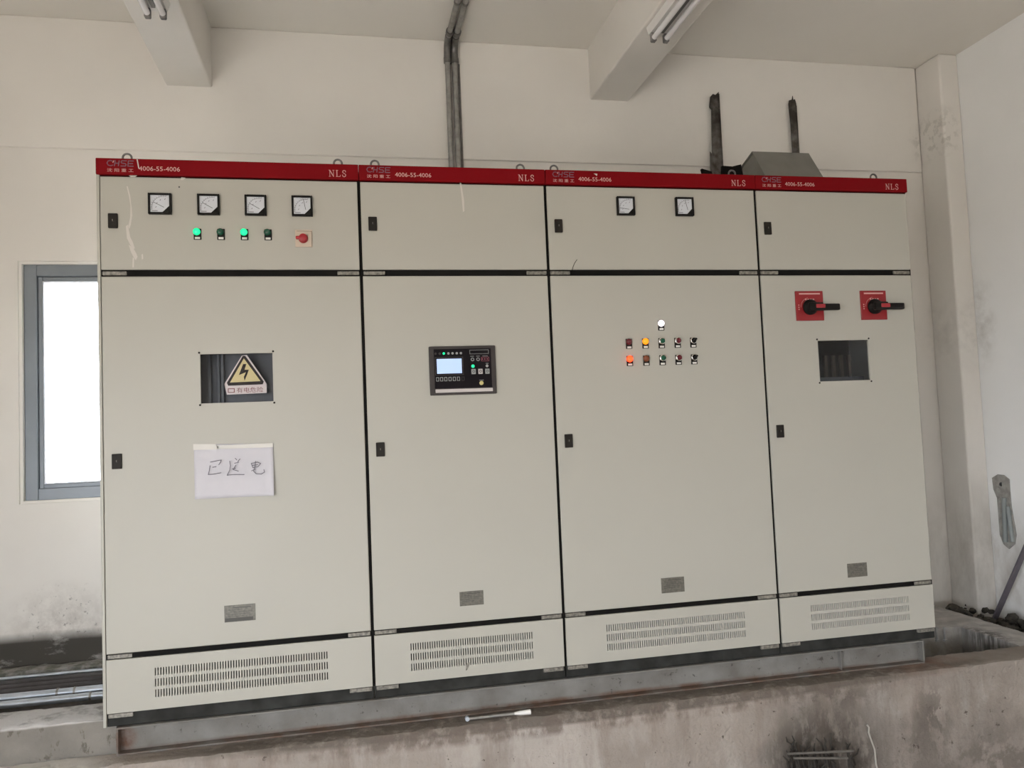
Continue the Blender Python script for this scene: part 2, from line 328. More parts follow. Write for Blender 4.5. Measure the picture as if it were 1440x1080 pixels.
struct(wall_with_hole(MB(), 'x', XR, YF, WB, FL-.1, CE+.1, [], 0.2), 'wall_right', plaster2)
struct(wall_with_hole(MB(), 'x', XL-.2, YF, WB, FL-.1, CE+.1, [(-5.8, -3.4, FL, 1.55)], 0.2), 'wall_left', plaster)  # the doorway is assumed, out of view, and sized for its daylight
struct(wall_with_hole(MB(), 'y', YF-.2, XL-.2, XR+.2, FL-.1, CE+.1, [(-1.4, 0.4, 0.1, 1.3)], 0.2), 'wall_front', plaster)  # unseen window, placed and sized for the low light it lets in
tag(MB().box(-25, 25, -30, 25, -1.1, -1.0).build('ground_outside', ground), kind='structure')
# slightly proud ring-beam band over the wall, corner column, two ceiling beams
mb = MB().box(XL, 4.60, WB-0.014, WB, 2.55, CE, bev=0.004); struct(mb, 'trim_1', plaster)
mb = MB().box(4.605, XR, 0.88, WB, FL, CE, bev=0.012, seg=3); struct(mb, 'column', plaster)
for i, (a, b, z) in enumerate(((0.036, 0.266, 2.905), (2.385, 2.622, 2.932))):
    mb = MB().box(a, b, YF, WB, z, CE+.02, bev=0.008, seg=2); struct(mb, 'ceiling_beam', plaster)

# window on the back wall
wn = empty('window_1', (0.06, WB+.06, WZ0), None, None); wn['kind'] = 'structure'
def ring(mb, x0, x1, z0, z1, t, y0, y1, bev=0.003):
    mb.box(x0, x0+t, y0, y1, z0, z1, bev); mb.box(x1-t, x1, y0, y1, z0, z1, bev)
    mb.box(x0+t, x1-t, y0, y1, z0, z0+t, bev); mb.box(x0+t, x1-t, y0, y1, z1-t, z1, bev); return mb
f = ring(MB(), WX0+.014, WX1-.014, WZ0+.012, WZ1-.012, 0.06, WB+.035, WB+.11).build('window_frame', winf, wn)
ring(MB(), WX0+.0, WX1, WZ0+.0, WZ1, 0.014, WB+.012, WB+.10, 0).build('reveal_strip', plaster, wn)
for (a, b) in ((WX0+.075, .06), (.06, WX1-.075)):
    s = ring(MB(), a, b, WZ0+.070, WZ1-.073, 0.022, WB+.05, WB+.09).build('sash', winf, wn)
    ring(MB(), a+.022, b-.022, WZ0+.092, WZ1-.095, 0.006, WB+.052, WB+.088, 0).build('gasket', winw, s)
    MB().box(a+.026, b-.026, WB+.066, WB+.071, WZ0+.097, WZ1-.099).build('pane', glassm, s)

# plinth, ledges and cable trench
def rough_block(name, x0, x1, y0, y1, z0, z1, m, amp, step=0.045):
    nx, ny, nz = max(1, int((x1-x0)/step)), max(1, int((y1-y0)/step)), max(1, int((z1-z0)/step))
    b = bmesh.new(); cache = {}
    def V(i, j, k):
        if (i, j, k) not in cache: cache[(i, j, k)] = b.verts.new((x0+(x1-x0)*i/nx, y0+(y1-y0)*j/ny, z0+(z1-z0)*k/nz))
        return cache[(i, j, k)]
    for i in range(nx):
        for j in range(ny):
            for k in (0, nz): b.faces.new([V(i, j, k), V(i+1, j, k), V(i+1, j+1, k), V(i, j+1, k)])
        for k in range(nz):
            for j in (0, ny): b.faces.new([V(i, j, k), V(i+1, j, k), V(i+1, j, k+1), V(i, j, k+1)])
    for j in range(ny):
        for k in range(nz):
            for i in (0, nx): b.faces.new([V(i, j, k), V(i, j+1, k), V(i, j+1, k+1), V(i, j, k+1)])
    for (i, j, k), v in cache.items():
        e = sum((i in (0, nx), j in (0, ny), k in (0, nz)))
        p = v.co.copy(); n1 = noise.fractal(p*9, 1.0, 2.0, 4); n2 = noise.fractal(p*28+Vector((5, 3, 1)), 1.0, 2.0, 3); n3 = noise.noise(p*60)
        a = amp*(.5*n1+.5*n2)
        v.co += Vector((a*.4, a if j in (0, ny) else 0, a if k in (0, nz) else 0))
        if e >= 2:                                      # worn arris
            w = amp*(.6+1.2*max(0, n2)+1.0*max(0, n3-.1)*2)
            v.co += Vector((0, w*(1 if j == 0 else -1 if j == ny else 0), w*(1 if k == 0 else -1 if k == nz else 0)))
    mb = MB(); mb.merge(b); o = mb.build(name, m, smooth=True)
    o.data.set_sharp_from_angle(angle=math.radians(50)); return tag(o, kind='structure')
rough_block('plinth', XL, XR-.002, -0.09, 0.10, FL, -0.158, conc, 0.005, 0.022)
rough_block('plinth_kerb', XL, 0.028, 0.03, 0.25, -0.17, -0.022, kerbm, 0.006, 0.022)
rough_block('platform', 3.3, 4.36, 0.50, WB-.002, FL, -0.158, slabm, 0.004, 0.03)
rough_block('platform_end', 4.15, 4.36, 0.09, 0.50, FL, -0.160, slabm, 0.004, 0.03)
rough_block('wall_ledge', XL, 1.2, 1.0, WB-.002, FL, -0.055, slabm, 0.006, 0.03)
struct(MB().box(XL, 4.2, 0.09, 1.01, -0.50, -0.42), 'trench_floor', trenchm)
rough_block('dirt_strip', 4.34, XR-.002, -0.09, WB-.002, FL, -0.265, dirt, 0.012, 0.06)

# ------------------------------------------------------------------ switchgear cabinets
ZB, ZH0, ZH1 = -0.05, 2.0701, 2.1352
ZC0, ZC1, ZD0, ZD1 = 1.668, 1.695, 0.2005, 0.222
NAMES = ['far left', 'second', 'third', 'right']
def door(x0, x1, z0, z1, hole=None):
    mb = MB()
    if not hole: return mb.box(x0, x1, 0.0, 0.010, z0, z1, bev=0.0025, seg=2)
    hx0, hx1, hz0, hz1 = hole; b = bmesh.new()
    def rv(a0, a1, c0, c1, y): return [b.verts.new(p) for p in ((a0, y, c0), (a1, y, c0), (a1, y, c1), (a0, y, c1))]
    e = 0.003
    o0, o1, o2 = rv(x0+e, x1-e, z0+e, z1-e, 0), rv(x0, x1, z0, z1, e), rv(x0, x1, z0, z1, .010)
    i0, i1 = rv(hx0, hx1, hz0, hz1, 0), rv(hx0, hx1, hz0, hz1, .010)
    for A, B in ((o0, i0), (o0, o1), (o1, o2), (o2, i1), (i0, i1)):
        for t in range(4): b.faces.new([A[t], A[(t+1) % 4], B[(t+1) % 4], B[t]])
    return mb.merge(b)
def vent_panel(x0, x1, z0, z1, vx0, vx1, vz0, vz1):
    n = int(round((vx1-vx0)/0.0098)); p = (vx1-vx0)/n
    xs = [x0, vx0]
    for i in range(n): xs += [vx0+i*p+p*.40, vx0+(i+1)*p]
    xs = xs[:1]+[vx0]+[q for i in range(n) for q in (vx0+i*p+p*.42, vx0+(i+1)*p)]+[x1]
    h = (vz1-vz0-2*.012)/3; zs = [z0]+[q for k in range(3) for q in (vz0+k*(h+.012), vz0+k*(h+.012)+h)]+[z1]
    b = bmesh.new(); g = {}
    def V(i, j, y):
        if (i, j, y) not in g: g[(i, j, y)] = b.verts.new((xs[i], y, zs[j]))
        return g[(i, j, y)]
    nx, nz = len(xs)-1, len(zs)-1
    def solid(i, j): return 0 <= i < nx and 0 <= j < nz and not (1 <= i < nx-1 and i % 2 == 1 and j % 2 == 1)
    for i in range(nx):
        for j in range(nz):
            if not solid(i, j): continue
            b.faces.new([V(i, j, 0), V(i+1, j, 0), V(i+1, j+1, 0), V(i, j+1, 0)])
            for di, dj, (a, c) in ((-1, 0, ((i, j), (i, j+1))), (1, 0, ((i+1, j), (i+1, j+1))), (0, -1, ((i, j), (i+1, j))), (0, 1, ((i, j+1), (i+1, j+1)))):
                if not solid(i+di, j+dj): b.faces.new([V(*a, 0), V(*c, 0), V(*c, .009), V(*a, .009)])
    return MB().merge(b)
def lock(x, z, parent):
    mb = MB().box(x, x+.035, -.009, .001, z, z+.058, bev=.002)
    mb.lathe((x+.0175, -.009, z+.030), [(.0065, 0), (.0065, .002), (.004, .002), (.004, .0005)], 12)
    mb.mi = 1; mb.box(x+.0165, x+.0185, -.0125, -.009, z+.026, z+.034)
    return mb.build('lock', [lockm, metal], parent)
def bracket(x, z, w, h, parent, Y=0.004):
    mb = MB().box(x, x+w, Y, Y+.012, z, z+h, bev=.0015)
    for k in (0.2, 0.8): mb.lathe((x+w*k, Y, z+h/2), [(h*.28, 0), (h*.28, .0015), (h*.1, .002)], 8)
    return mb.build('corner_bracket', metal, parent)
def lifting_eye(x, parent):
    mb = MB().torus((x, .06, 2.160), .0165, .0042); mb.lathe((x, .06, 2.130), [(.011, 0), (.011, .006), (.006, .006), (.006, .018)], 12, 'z')
    return mb.build('lifting_eye', eyem, parent, True)
def serif_NLS(x0, x1, z0, z1, Y, parent):
    w = (x1-x0)/3.0; h = z1-z0; mb = MB(); thin, th = .0018, .0036
    def T(k, pts): return [(x0+k*w*1.06+u*w*.84, z0+v*h) for u, v in pts]
    S = []
    mb.strokes([T(0, [(.16, 0), (.16, 1)]), T(0, [(.88, 0), (.88, 1)]), T(0, [(0, 1), (.22, 1)]), T(0, [(.72, 1), (1.04, 1)]), T(0, [(0, 0), (.32, 0)])], thin, Y)
    mb.strokes([T(0, [(.16, 1), (.88, 0)])], th, Y)
    mb.strokes([T(1, [(.28, 0), (.28, 1)])], th, Y); mb.strokes([T(1, [(.1, 1), (.5, 1)]), T(1, [(.1, 0), (.9, 0), (.95, .25)])], thin, Y)
    mb.strokes([T(2, [(.72, .75), (.68, .95), (.45, 1.02), (.2, .92), (.15, .72), (.3, .58), (.6, .45), (.75, .28), (.65, .06), (.4, -.03), (.15, .08), (.1, .28)])], .0028, Y)
    return mb.build('lettering', pale, parent)
def logo_CHSE(x0, x1, z0, z1, Y, parent):
    w = (x1-x0)/4; h = z1-z0; mb = MB()
    def T(k, pts): return [(x0+k*w+u*w*.9, z0+v*h) for u, v in pts]
    mb.strokes([T(0, [(.95, .85), (.6, 1), (.2, .9), (0, .5), (.2, .1), (.6, 0), (.95, .12)]),
                T(1, [(.1, 0), (.25, 1)]), T(1, [(.75, 0), (.9, 1)]), T(1, [(.15, .5), (.85, .5)]),
                T(2, [(1.0, 1), (.25, 1), (.1, .75), (.2, .55), (.8, .48), (.92, .25), (.8, 0), (.05, 0)]),
                T(3, [(1.05, 1), (.2, 1), (.1, 0), (1.0, 0)]), T(3, [(.15, .5), (.9, .5)])], .0034, Y)
    o = mb.build('logo_mark', logo, parent)
    MB().strokes([T(0, [(.98, .62), (1.12, .95)])], .003, Y-.0002).build('logo_spark', pale, parent)
    return o
def indicator(x, z, parent, m, kind='lamp'):
    """z is the centre of the lens"""
    mb = MB().box(x-.0145, x+.0145, -.004, .001, z-.031, z+.0135, bev=.0012); mb.lathe((x-.001, -.004, z), [(.0150, 0), (.0150, .002), (.0140, .003)], 20)
    o = mb.build({'lamp': 'indicator_lamp', 'button': 'push_button', 'selector': 'selector_switch'}[kind], blackp, parent)
    if kind == 'lamp': MB().lathe((x-.002, -.0065, z), [(.0142, 0), (.0142, .004), (.0130, .008), (.0100, .0115), (.005, .0135), (.001, .0138)], 20).build('lens', m, o, True)
    elif kind == 'button':
        MB().lathe((x-.002, -.0065, z), [(.0145, 0), (.0145, .010), (.0120, .011), (.0120, .008)], 20).build('ring', chrome, o, True)
        MB().lathe((x-.002, -.0125, z), [(.0115, 0), (.0115, .009), (.010, .0102)], 20).build('button_cap', m, o, True)
    else:
        MB().lathe((x-.002, -.0065, z), [(.0145, 0), (.0145, .008), (.0120, .009), (.0120, .006)], 20).build('ring', chrome, o, True)
        MB().lathe((x-.002, -.0105, z), [(.0118, 0), (.0118, .006)], 20).box(x-.0135, x+.0095, -.030, -.015, z-.004, z+.004, .0015, 1, Matrix.Rotation(math.radians(-38), 4, 'Y')).build('knob', blackp, o, True)
    LBL = {'green_lens_lit': 'lit green indicator lamp', 'green_lens': 'unlit green indicator lamp', 'red_lens_lit': 'lit red indicator lamp', 'red_lens': 'unlit red indicator lamp', 'amber_lens_lit': 'lit amber indicator lamp', 'amber_lens': 'unlit amber indicator lamp', 'white_lens_lit': 'lit white indicator lamp'}
    o['label'] = 'black selector switch with chrome ring' if kind == 'selector' else LBL[m.name] if kind == 'lamp' else {'green_lens': 'green push button with chrome ring', 'red_lens': 'red push button with chrome ring'}[m.name]
    MB().box(x-.0095, x+.0095, -.0048, -.0035, z-.0288, z-.0205).build('label_strip', lab, o)
    return o
def meter(x0, x1, z0, z1, parent, name, ang, seed):
    w = x1-x0; h = z1-z0; t = .0075
    o = ring(MB(), x0, x1, z0, z1, t, -.016, .001, .0015).box(x0+t*.8, x1-t*.8, -.006, .001, z0+t*.8, z1-t*.8).build(name, blackp, parent)
    k = .30*w
    MB().prism([(x0+t, -.006, z0+t), (x1-t-k, -.006, z0+t), (x1-t, -.006, z0+t+k), (x1-t, -.006, z1-t), (x0+t, -.006, z1-t)], (0, -.002, 0)).build('dial', dialm, o)
    MB().prism([(x1-t-k, -.006, z0+t), (x1-t, -.006, z0+t), (x1-t, -.006, z0+t+k)], (0, -.007, 0)).build('pivot_cover', blackp, o)
    px, pz = x1-t-.24*w, z0+t+.24*w; mk = MB(); rnd = random.Random(seed)
    for R_, wd in ((.52*w, .0009), ):
        mk.strokes([[(px+R_*math.cos(math.radians(a)), pz+R_*math.sin(math.radians(a))) for a in range(80, 191, 10)]], wd, -.0081)
    for a in range(80, 191, 11):
        c, s_ = math.cos(math.radians(a)), math.sin(math.radians(a)); mk.strokes([[(px+.50*w*c, pz+.50*w*s_), (px+.57*w*c, pz+.57*w*s_)]], .0009, -.0081)
    for a in (85, 118, 150, 182):
        c, s_ = math.cos(math.radians(a)), math.sin(math.radians(a)); mk.strokes([[(px+.36*w*c, pz+.36*w*s_), (px+.36*w*c+.003, pz+.36*w*s_+.004)]], .0016, -.0081)
    mk.strokes([[(x0+t+.006, z0+t+.007), (x0+t+.026, z0+t+.007)]], .002, -.0081)
    mk.build('dial_marks', ink, o)
    c, s_ = math.cos(math.radians(ang)), math.sin(math.radians(ang))
    MB().strokes([[(px, pz), (px+.5*w*c, pz+.5*w*s_)]], .0019, -.009).build('needle', ink, o)
    return o
def nameplate(a, b, c, d, parent, dark=False):
    o = MB().box(a, b, -.002, .001, c, d, bev=.0006).build('nameplate', plate, parent)
    w = b-a; h = d-c; mb = MB()
    if dark: mb.box(a+.002, b-.009, -.0026, -.0018, c+.002, c+h*.24)
    for k, (u, v) in enumerate(((.3, .85), (.12, .52), (.2, .9), (.1, .8), (.1, .6))): mb.strokes([[(a+w*u, d-h*(.15+.13*k)), (a+w*v, d-h*(.15+.13*k))]], .003 if k == 0 else .0012, -.0021)
    mb.build('plate_print', platet, o); return o
LABELS = ['wide cream cabinet beside the window, with four meters and a taped paper sheet',
          'narrow cream cabinet with the small lit screen panel in its door',
          'wide cream cabinet with two meters and rows of indicator lamps',
          'narrow cream cabinet at the right end with two red switch handles']
CX = [0, 1.0, 1.8, 2.8, 3.6]
EYES = [(.091, .917), (1.071, 1.706), (1.86, 2.721), (3.469,)]
VENT = [(.176, .825), (1.149, 1.664), (1.985, 2.633), (2.956, 3.464)]
PLATES = [(.433, .549, .305, .369), (1.357, 1.457, .289, .347), (2.243, 2.350, .269, .334), (3.152, 3.253, .266, .329)]
HOLES = [(.362, .637, 1.162, 1.357), None, None, (3.073, 3.337, 1.171, 1.361)]
cabs = []
for i in range(4):
    x0, x1 = CX[i], CX[i+1]
    c = empty('switchgear_cabinet', ((x0+x1)/2, 0.31, ZB), LABELS[i], 'cabinet', 'row of switchgear cabinets'); cabs.append(c)
    mb = MB()
    mb.box(x0-.008 if i == 0 else x0+.001, x0+.003 if i == 0 else x0+.009, .0 if i == 0 else .03, .60, ZB+.002, 2.118, .001)
    mb.box(x1-.009, x1-.001, .03, .60, ZB+.002, 2.118, .001)
    mb.box(x0+.009, x1-.009, .592, .60, ZB+.002, 2.118); mb.box(x0+.001, x1-.001, .012, .60, 2.118, 2.13, .002)
    mb.box(x0+.009, x1-.009, .05, .592, .0, .01)
    mb.build('carcass', cream, c)
    mb = MB(); mb.box(x0+(.003 if i == 0 else .0004), x0+.05, .0105, .05, 0, 2.11); mb.box(x1-.05, x1-.0004, .0105, .05, 0, 2.11)
    for a, b in ((1.645, 1.72), (.18, .245), (2.03, 2.11), (0, .035)): mb.box(x0+.05, x1-.05, .0105, .05, a, b)
    mb.build('inner_frame', darkf, c)
    bb = MB().box(x0+.002, x1-.002, .014, .60, ZB, 0, .002); bb.build('base_frame', basem, c)
    h = MB().box(x0+.001 if i else -.008, x1-.0012, -.008, .016, ZH0, ZH1, bev=.003, seg=2).build('header_panel', redm, c)
    logo_CHSE(x0+.034, x0+.132, ZH1-.031, ZH1-.010, -.008, h)
    text('lettering', '沈 阳 重 工', x0+.034, x0+.130, ZH0+.010, ZH0+.024, -.008, pale, h)
    text('lettering', '4006-55-4006', x0+.150, x0+.302, ZH0+.017, ZH0+.035, -.008, pale, h)
    serif_NLS(x1-.120, x1-.046, ZH0+.012, ZH0+.038, -.008, h)
    ud = door(x0+.005, x1-.0075, ZC1, ZH0-.006).build('upper_door', cream, c); lock(x0+.034, 1.858, ud)
    ld = door(x0+.005, x1-.0075, ZD1, ZC0, HOLES[i]).build('lower_door', cream, c); lock(x0+.036, .921, ld)
    vent_panel(x0+.005, x1-.0075, 0.002, ZD0, *VENT[i], .047, .157).build('vent_panel', cream, c)
    MB().box(x0+.05, x1-.05, .055, .06, .036, .18).build('vent_backing', darkf, c)
    for zz, hh in ((ZC0+.006, .015), (ZD0+.003, .015), (-.017, .016)):
        bracket(x0+.008, zz, .088, hh, c); bracket(x1-.098, zz, .088, hh, c)
    for ex in EYES[i]: lifting_eye(ex, c)
    nameplate(*PLATES[i], c, i == 0)
    if HOLES[i]:
        a, b, d, e = HOLES[i]
        MB().box(a-.004, b+.004, .0105, .0135, d-.006, e+.006).build('viewing_pane', acrylic, c)
        for (sx, sz) in ((a-.003, d-.006), (b+.003, d-.006), (a-.003, e+.006), (b+.003, e+.006)):
            MB().lathe((sx, 0, sz), [(.0042, 0), (.0042, .002), (.002, .003)], 8).build('screw', lockm, c)
c1, c2, c3, c4 = cabs
# cabinet 1: meters, lamps, switch
for (a, b), ang, nm in (((.182, .268), 152, 'ammeter'), ((.365, .449), 150, 'ammeter'), ((.545, .629), 150, 'ammeter'), ((.728, .810), 101, 'voltmeter')):
    meter(a, b, 1.914, 1.998, c1, nm, ang, a)
for x, m in ((.362, g_on), (.451, g_off), (.541, g_on), (.632, g_off)): indicator(x, 1.846, c1, m)
sw = MB().box(.738, .806, -.004, .001, 1.788, 1.859, .001).build('changeover_switch', tan, c1)
MB().lathe((.770, -.004, 1.822), [(.019, 0), (.019, .008), (.016, .012), (.016, .022), (.013, .024)], 20).box(.741, .776, -.026, -.014, 1.815, 1.829, .003).build('knob', rednob, sw, True)
MB().strokes([[(.745, 1.853), (.803, 1.853), (.803, 1.79)]], .0014, -.0041).build('plate_print', ink, sw)
# warning sign behind the pane of cabinet 1
def sg(px, py, Y=.046): p = onY(px, py, Y); return (p.x, p.y, p.z)
ws = MB().prism([sg(340, 500), sg(347, 499), sg(372, 535), sg(375, 540), sg(375, 552.5), sg(319, 555), sg(315.5, 540)], (0, .003, 0)).build('warning_sign', signw, c1)
ya = lambda p, k: (p[0], p[1]-k, p[2])
MB().prism([ya(sg(341.5, 500.5), .001), ya(sg(345, 500.5), .001), ya(sg(371, 536.5), .001), ya(sg(369.5, 540.5), .001), ya(sg(321, 542.5), .001), ya(sg(319, 538.5), .001)], (0, .0009, 0)).build('black_border', signk, ws)
MB().prism([ya(sg(343, 504), .002), ya(sg(366.5, 536), .002), ya(sg(323.5, 538), .002)], (0, .0009, 0)).build('yellow_field', signy, ws)
MB().prism([ya(sg(*p), .003) for p in ((342, 512), (346.5, 512), (344, 520), (350, 520), (344, 535.5), (343, 530), (346, 523.5), (336, 527.5))], (0, .0009, 0)).build('lightning_bolt', signk, ws)
p0, p1 = sg(333, 552.5), sg(370, 544); text('lettering', '有电危险', p0[0], p1[0], p0[2], p1[2], p0[1]-.0012, pink, ws)
p0, p1 = sg(320.5, 552.5), sg(330, 546); ring(MB(), p0[0], p1[0], p0[2], p1[2], .003, p0[1]-.0014, p0[1]-.0004, 0).build('print_box', pink, ws)
MB().box(.30, .70, .12, .13, 1.05, 1.45).build('inner_plate', innerm, c1)
for x in (.375, .41, .425): MB().box(x, x+.012, .09, .12, 1.10, 1.42, .002).build('wiring_duct', innerm, c1)
# cabinet 2: control panel
hx0, hx1, hz0, hz1 = 1.265, 1.547, 1.1635, 1.3685
hp = MB().box(hx0, hx1, -.012, .001, hz0, hz1, bev=.004, seg=2).build('control_panel', hmif, c2)
def U(cx): return hx0+(cx-150)/1135*(hx1-hx0)
def V_(cy): return hz1-(cy-92)/822*(hz1-hz0)
MB().box(U(232), U(1205), -.0135, -.0115, V_(800), V_(140), .0008).build('face_plate', hmib, hp)
MB().box(U(240), U(1215), -.0138, -.0115, V_(872), V_(815), .0005).build('silver_strip', silver, hp)
ring(MB(), U(245), U(725), V_(582), V_(275), .0025, -.0155, -.013, 0).build('screen_bezel', hmif, hp)
MB().box(U(275), U(697), -.0142, -.0130, V_(553), V_(305)).build('screen', screenm, hp)
ring(MB(), U(840), U(1165), V_(235), V_(165), .0014, -.0142, -.013, 0).build('printed_frame', keym, hp)
for k, cx in enumerate((262, 332, 400, 478, 548, 620, 690)):
    MB().lathe((U(cx), -.0133, V_(215)), [(.0052, 0), (.0052, .0012), (.003, .002)], 10).build('status_light', g_on if k == 2 else (keym if k > 2 else hmif), hp)
for cx in (280, 348, 418, 490, 562, 633, 710):
    ring(MB(), U(cx-24), U(cx+24), V_(680), V_(612), .0022, -.0148, -.013, 0).build('soft_key', hmif if cx > 700 else keym, hp)
for cx in (885, 980): MB().torus((U(cx), -.0138, V_(325)), .006, .0016, 16, 6).build('round_key', keym, hp)
ring(MB(), U(1035), U(1168), V_(358), V_(290), .0012, -.0142, -.013, 0).build('red_frame', redtxt, hp)
for cx in (1055, 1096, 1138): MB().lathe((U(cx), -.0133, V_(323)), [(.0026, 0), (.0026, .001)], 8).build('red_dot', redtxt, hp)
MB().lathe((U(888), -.0133, V_(440)), [(.007, 0), (.007, .0015), (.004, .003)], 14).build('run_light', g_on, hp)
MB().lathe((U(1130), -.0133, V_(440)), [(.006, 0), (.006, .0015), (.004, .002)], 14).build('stop_light', keym, hp)
for cx, m in ((895, keym), (1013, silver), (1132, keym)):
    k = MB().box(U(cx-37), U(cx+37), -.0155, -.013, V_(575), V_(488), .001).build('key', m, hp)
    MB().torus((U(cx), -.0157, V_(530)), .0045, .0012, 12, 4).build('key_print', ink, hp)
MB().lathe((U(1022), -.0133, V_(728)), [(.0088, 0), (.0088, .003), (.006, .004)], 16).build('yellow_button', yel, hp)
MB().strokes([[(U(990), V_(680)), (U(1060), V_(680))], [(U(850), V_(272)), (U(910), V_(272))], [(U(950), V_(272)), (U(1010), V_(272))], [(U(1060), V_(272)), (U(1145), V_(272))], [(U(1110), V_(398)), (U(1155), V_(398))]], .002, -.0136).build('panel_print', keym, hp)
# cabinet 3: meters, indicator lamps, buttons
meter(2.122, 2.205, 1.937, 2.021, c3, 'ammeter', 172, 3); meter(2.400, 2.486, 1.938, 2.023, c3, 'voltmeter', 104, 4)
indicator(2.304, 1.452, c3, w_on)
for x, a, b in ((2.149, r_off, r_on), (2.226, a_on, a_off)):
    indicator(x, 1.373, c3, a); indicator(x, 1.297, c3, b)
for x, m, k in ((2.302, g_off, 'button'), (2.378, r_off, 'button'), (2.453, None, 'selector')):
    indicator(x, 1.373, c3, m, k); indicator(x, 1.297, c3, m, k)
# cabinet 4: rotary handles, busbars behind the pane
for (a, b) in ((2.970, 3.111), (3.308, 3.444)):
    cx, cz = a+.069, 1.517
    r = MB().box(a, b, -.007, .001, 1.455, 1.593, .0015).build('rotary_handle', redpl, c4)
    MB().lathe((cx, -.007, cz), [(.036, 0), (.036, .010), (.030, .016), (.026, .030), (.022, .034)], 24).build('boss', blackp, r, True)
    mb = MB().box(cx-.026, cx+.045, -.052, -.030, cz-.021, cz+.017, .006, 2)
    mb.box(cx+.03, cx+.128, -.054, -.032, cz-.020, cz+.010, .005, 2); mb.build('lever', blackp, r, True)
    MB().box(cx+.004, cx+.050, -.0565, -.050, cz-.010, cz+.008, .002).build('red_insert', rednob, r)
    mb = MB().box(a+.018, b-.016, -.0078, -.0065, 1.577, 1.583)
    mb.strokes([[(cx-.045*math.cos(t), cz+.045*math.sin(t)) for t in [math.radians(q) for q in range(0, 81, 10)]]], .0012, -.0071)
    for k in range(4): mb.box(cx-.022+k*.013, cx-.014+k*.013, -.0078, -.0068, 1.5505, 1.5565)
    for k in range(3): mb.box(cx-.058, cx-.053, -.0078, -.0068, cz-.012+k*.010, cz-.007+k*.010)
    mb.build('plate_print', pale, r)
for k in range(6): MB().box(3.085+k*.042, 3.100+k*.042, .10, .115, 1.10, 1.30+.10*(k < 2), .001).build('busbar', copper, c4)
MB().box(3.05, 3.37, .095, .10, 1.175, 1.195).build('busbar_support', innerm, c4)
MB().box(3.02, 3.40, .24, .25, 1.0, 1.5).build('inner_plate', darkf, c4)
# marks on the cabinets
def flat(name, pts, m, parent, Y=0.0, th=.0006):
    q = [onY(px, py, Y) for px, py in pts]; return MB().prism([(p.x, Y, p.z) for p in q], (0, -th, 0)).build(name, m, parent)
for dp in ([(178, 262), (179.6, 262), (183, 275), (185, 291), (184, 293), (181.5, 277)],
           [(183.5, 289), (185.2, 291), (186, 303), (184, 316), (182, 322), (180.5, 318), (183, 306)],
           [(177, 318), (180, 316), (181.5, 325), (183, 333), (187, 341), (189.5, 349), (187, 351), (183, 344), (178.5, 335)],
           [(181, 344), (187.5, 349), (191.5, 356), (193.5, 361), (191, 366), (187.5, 361), (184, 354)],
           [(186.6, 362), (188.6, 363), (188.2, 376), (186.2, 376)], [(199, 358), (201, 357), (201.5, 364), (199.5, 365)]):
    flat('paint_drip', dp, drip, c1, 0.0, .0004)
flat('paint_chip', [(181, 247), (186, 246), (193, 247), (190, 249), (184, 249)], drip, c1, -.0); flat('paint_chip', [(255, 249), (261, 250), (258, 253), (254, 253)], drip, c1)
flat('scratch', [(192, 224), (193.6, 224), (196, 237), (194.6, 237)], drip, c1, -.0085)
flat('scratch', [(646.5, 257), (648.5, 257), (650, 266), (652.5, 281), (653, 297), (651, 298), (649.5, 282), (648, 268)], drip, c2)
flat('scratch', [(835, 244), (840, 244.5), (839.5, 247.5)], drip, c3, -.0085)
wv = [onY(804.5, 380, .0), onY(806, 375, -.012), onY(808, 370, -.02), onY(811.5, 365, -.02)]
MB().tube(wv, .0014, 6).build('wire_end', blackp, c3)
flat('dent_mark', [(656, 933), (661, 931), (660, 936), (657, 942), (655, 943)], metal, c2)
flat('dent_mark', [(251, 262), (253, 262), (253, 264), (251, 264)], ink, c1)

# the taped paper sheet with handwriting
pn = empty('paper_notice', onY(329, 700, -.003), 'white paper sheet with handwritten characters taped to the left cabinet door', 'paper')
TL, TR_, BR, BL = onY(272.5, 625), onY(384, 623.5), onY(386, 696.5), onY(274.5, 702)
b = bmesh.new(); nx, nz = 22, 14; g = []
for j in range(nz+1):
    row = []
    for i in range(nx+1):
        u, v = i/nx, j/nz; p = TL.lerp(TR_, u).lerp(BL.lerp(BR, u), v)
        yy = -.0018-.010*v*v*(.3+.7*abs(u-.45))-.0025*math.exp(-((u-.18-.45*(v-.3))/.07)**2)*v - (.012*max(0, u-.9)/.1*v if u > .9 else 0)
        row.append(b.verts.new((p.x, yy, p.z)))
    g.append(row)
for j in range(nz):
    for i in range(nx): b.faces.new([g[j][i], g[j][i+1], g[j+1][i+1], g[j+1][i]])
ps = MB().merge(b).build('sheet', paperm, pn, True)
sm = ps.modifiers.new('t', 'SOLIDIFY'); sm.thickness = .0004
def cr(cx, cy): p = onY(265+cx/11.08, 615+cy/11.08, 0); return (p.x, p.z)
hand = [[(350, 385), (430, 368), (520, 352), (505, 390), (480, 425)], [(345, 440), (335, 510), (318, 578), (400, 572), (515, 550)], [(385, 465), (440, 455)],
        [(650, 370), (662, 440), (650, 510), (612, 588), (700, 578), (875, 578)], [(735, 325), (760, 350)], [(810, 335), (775, 375)], [(725, 402), (790, 385)], [(745, 430), (705, 500), (785, 525)], [(690, 490), (740, 478)],
        [(985, 405), (1010, 470)], [(985, 405), (1080, 385), (1130, 405), (1090, 455), (1010, 470)], [(1000, 435), (1085, 425)], [(1050, 370), (1045, 440), (1020, 525), (1060, 565), (1140, 570), (1190, 540), (1180, 500)], [(990, 520), (1050, 490)]]
MB().strokes([[cr(*q) for q in l] for l in hand], .0028, -.0125, .0003).build('handwriting', pencil, pn)
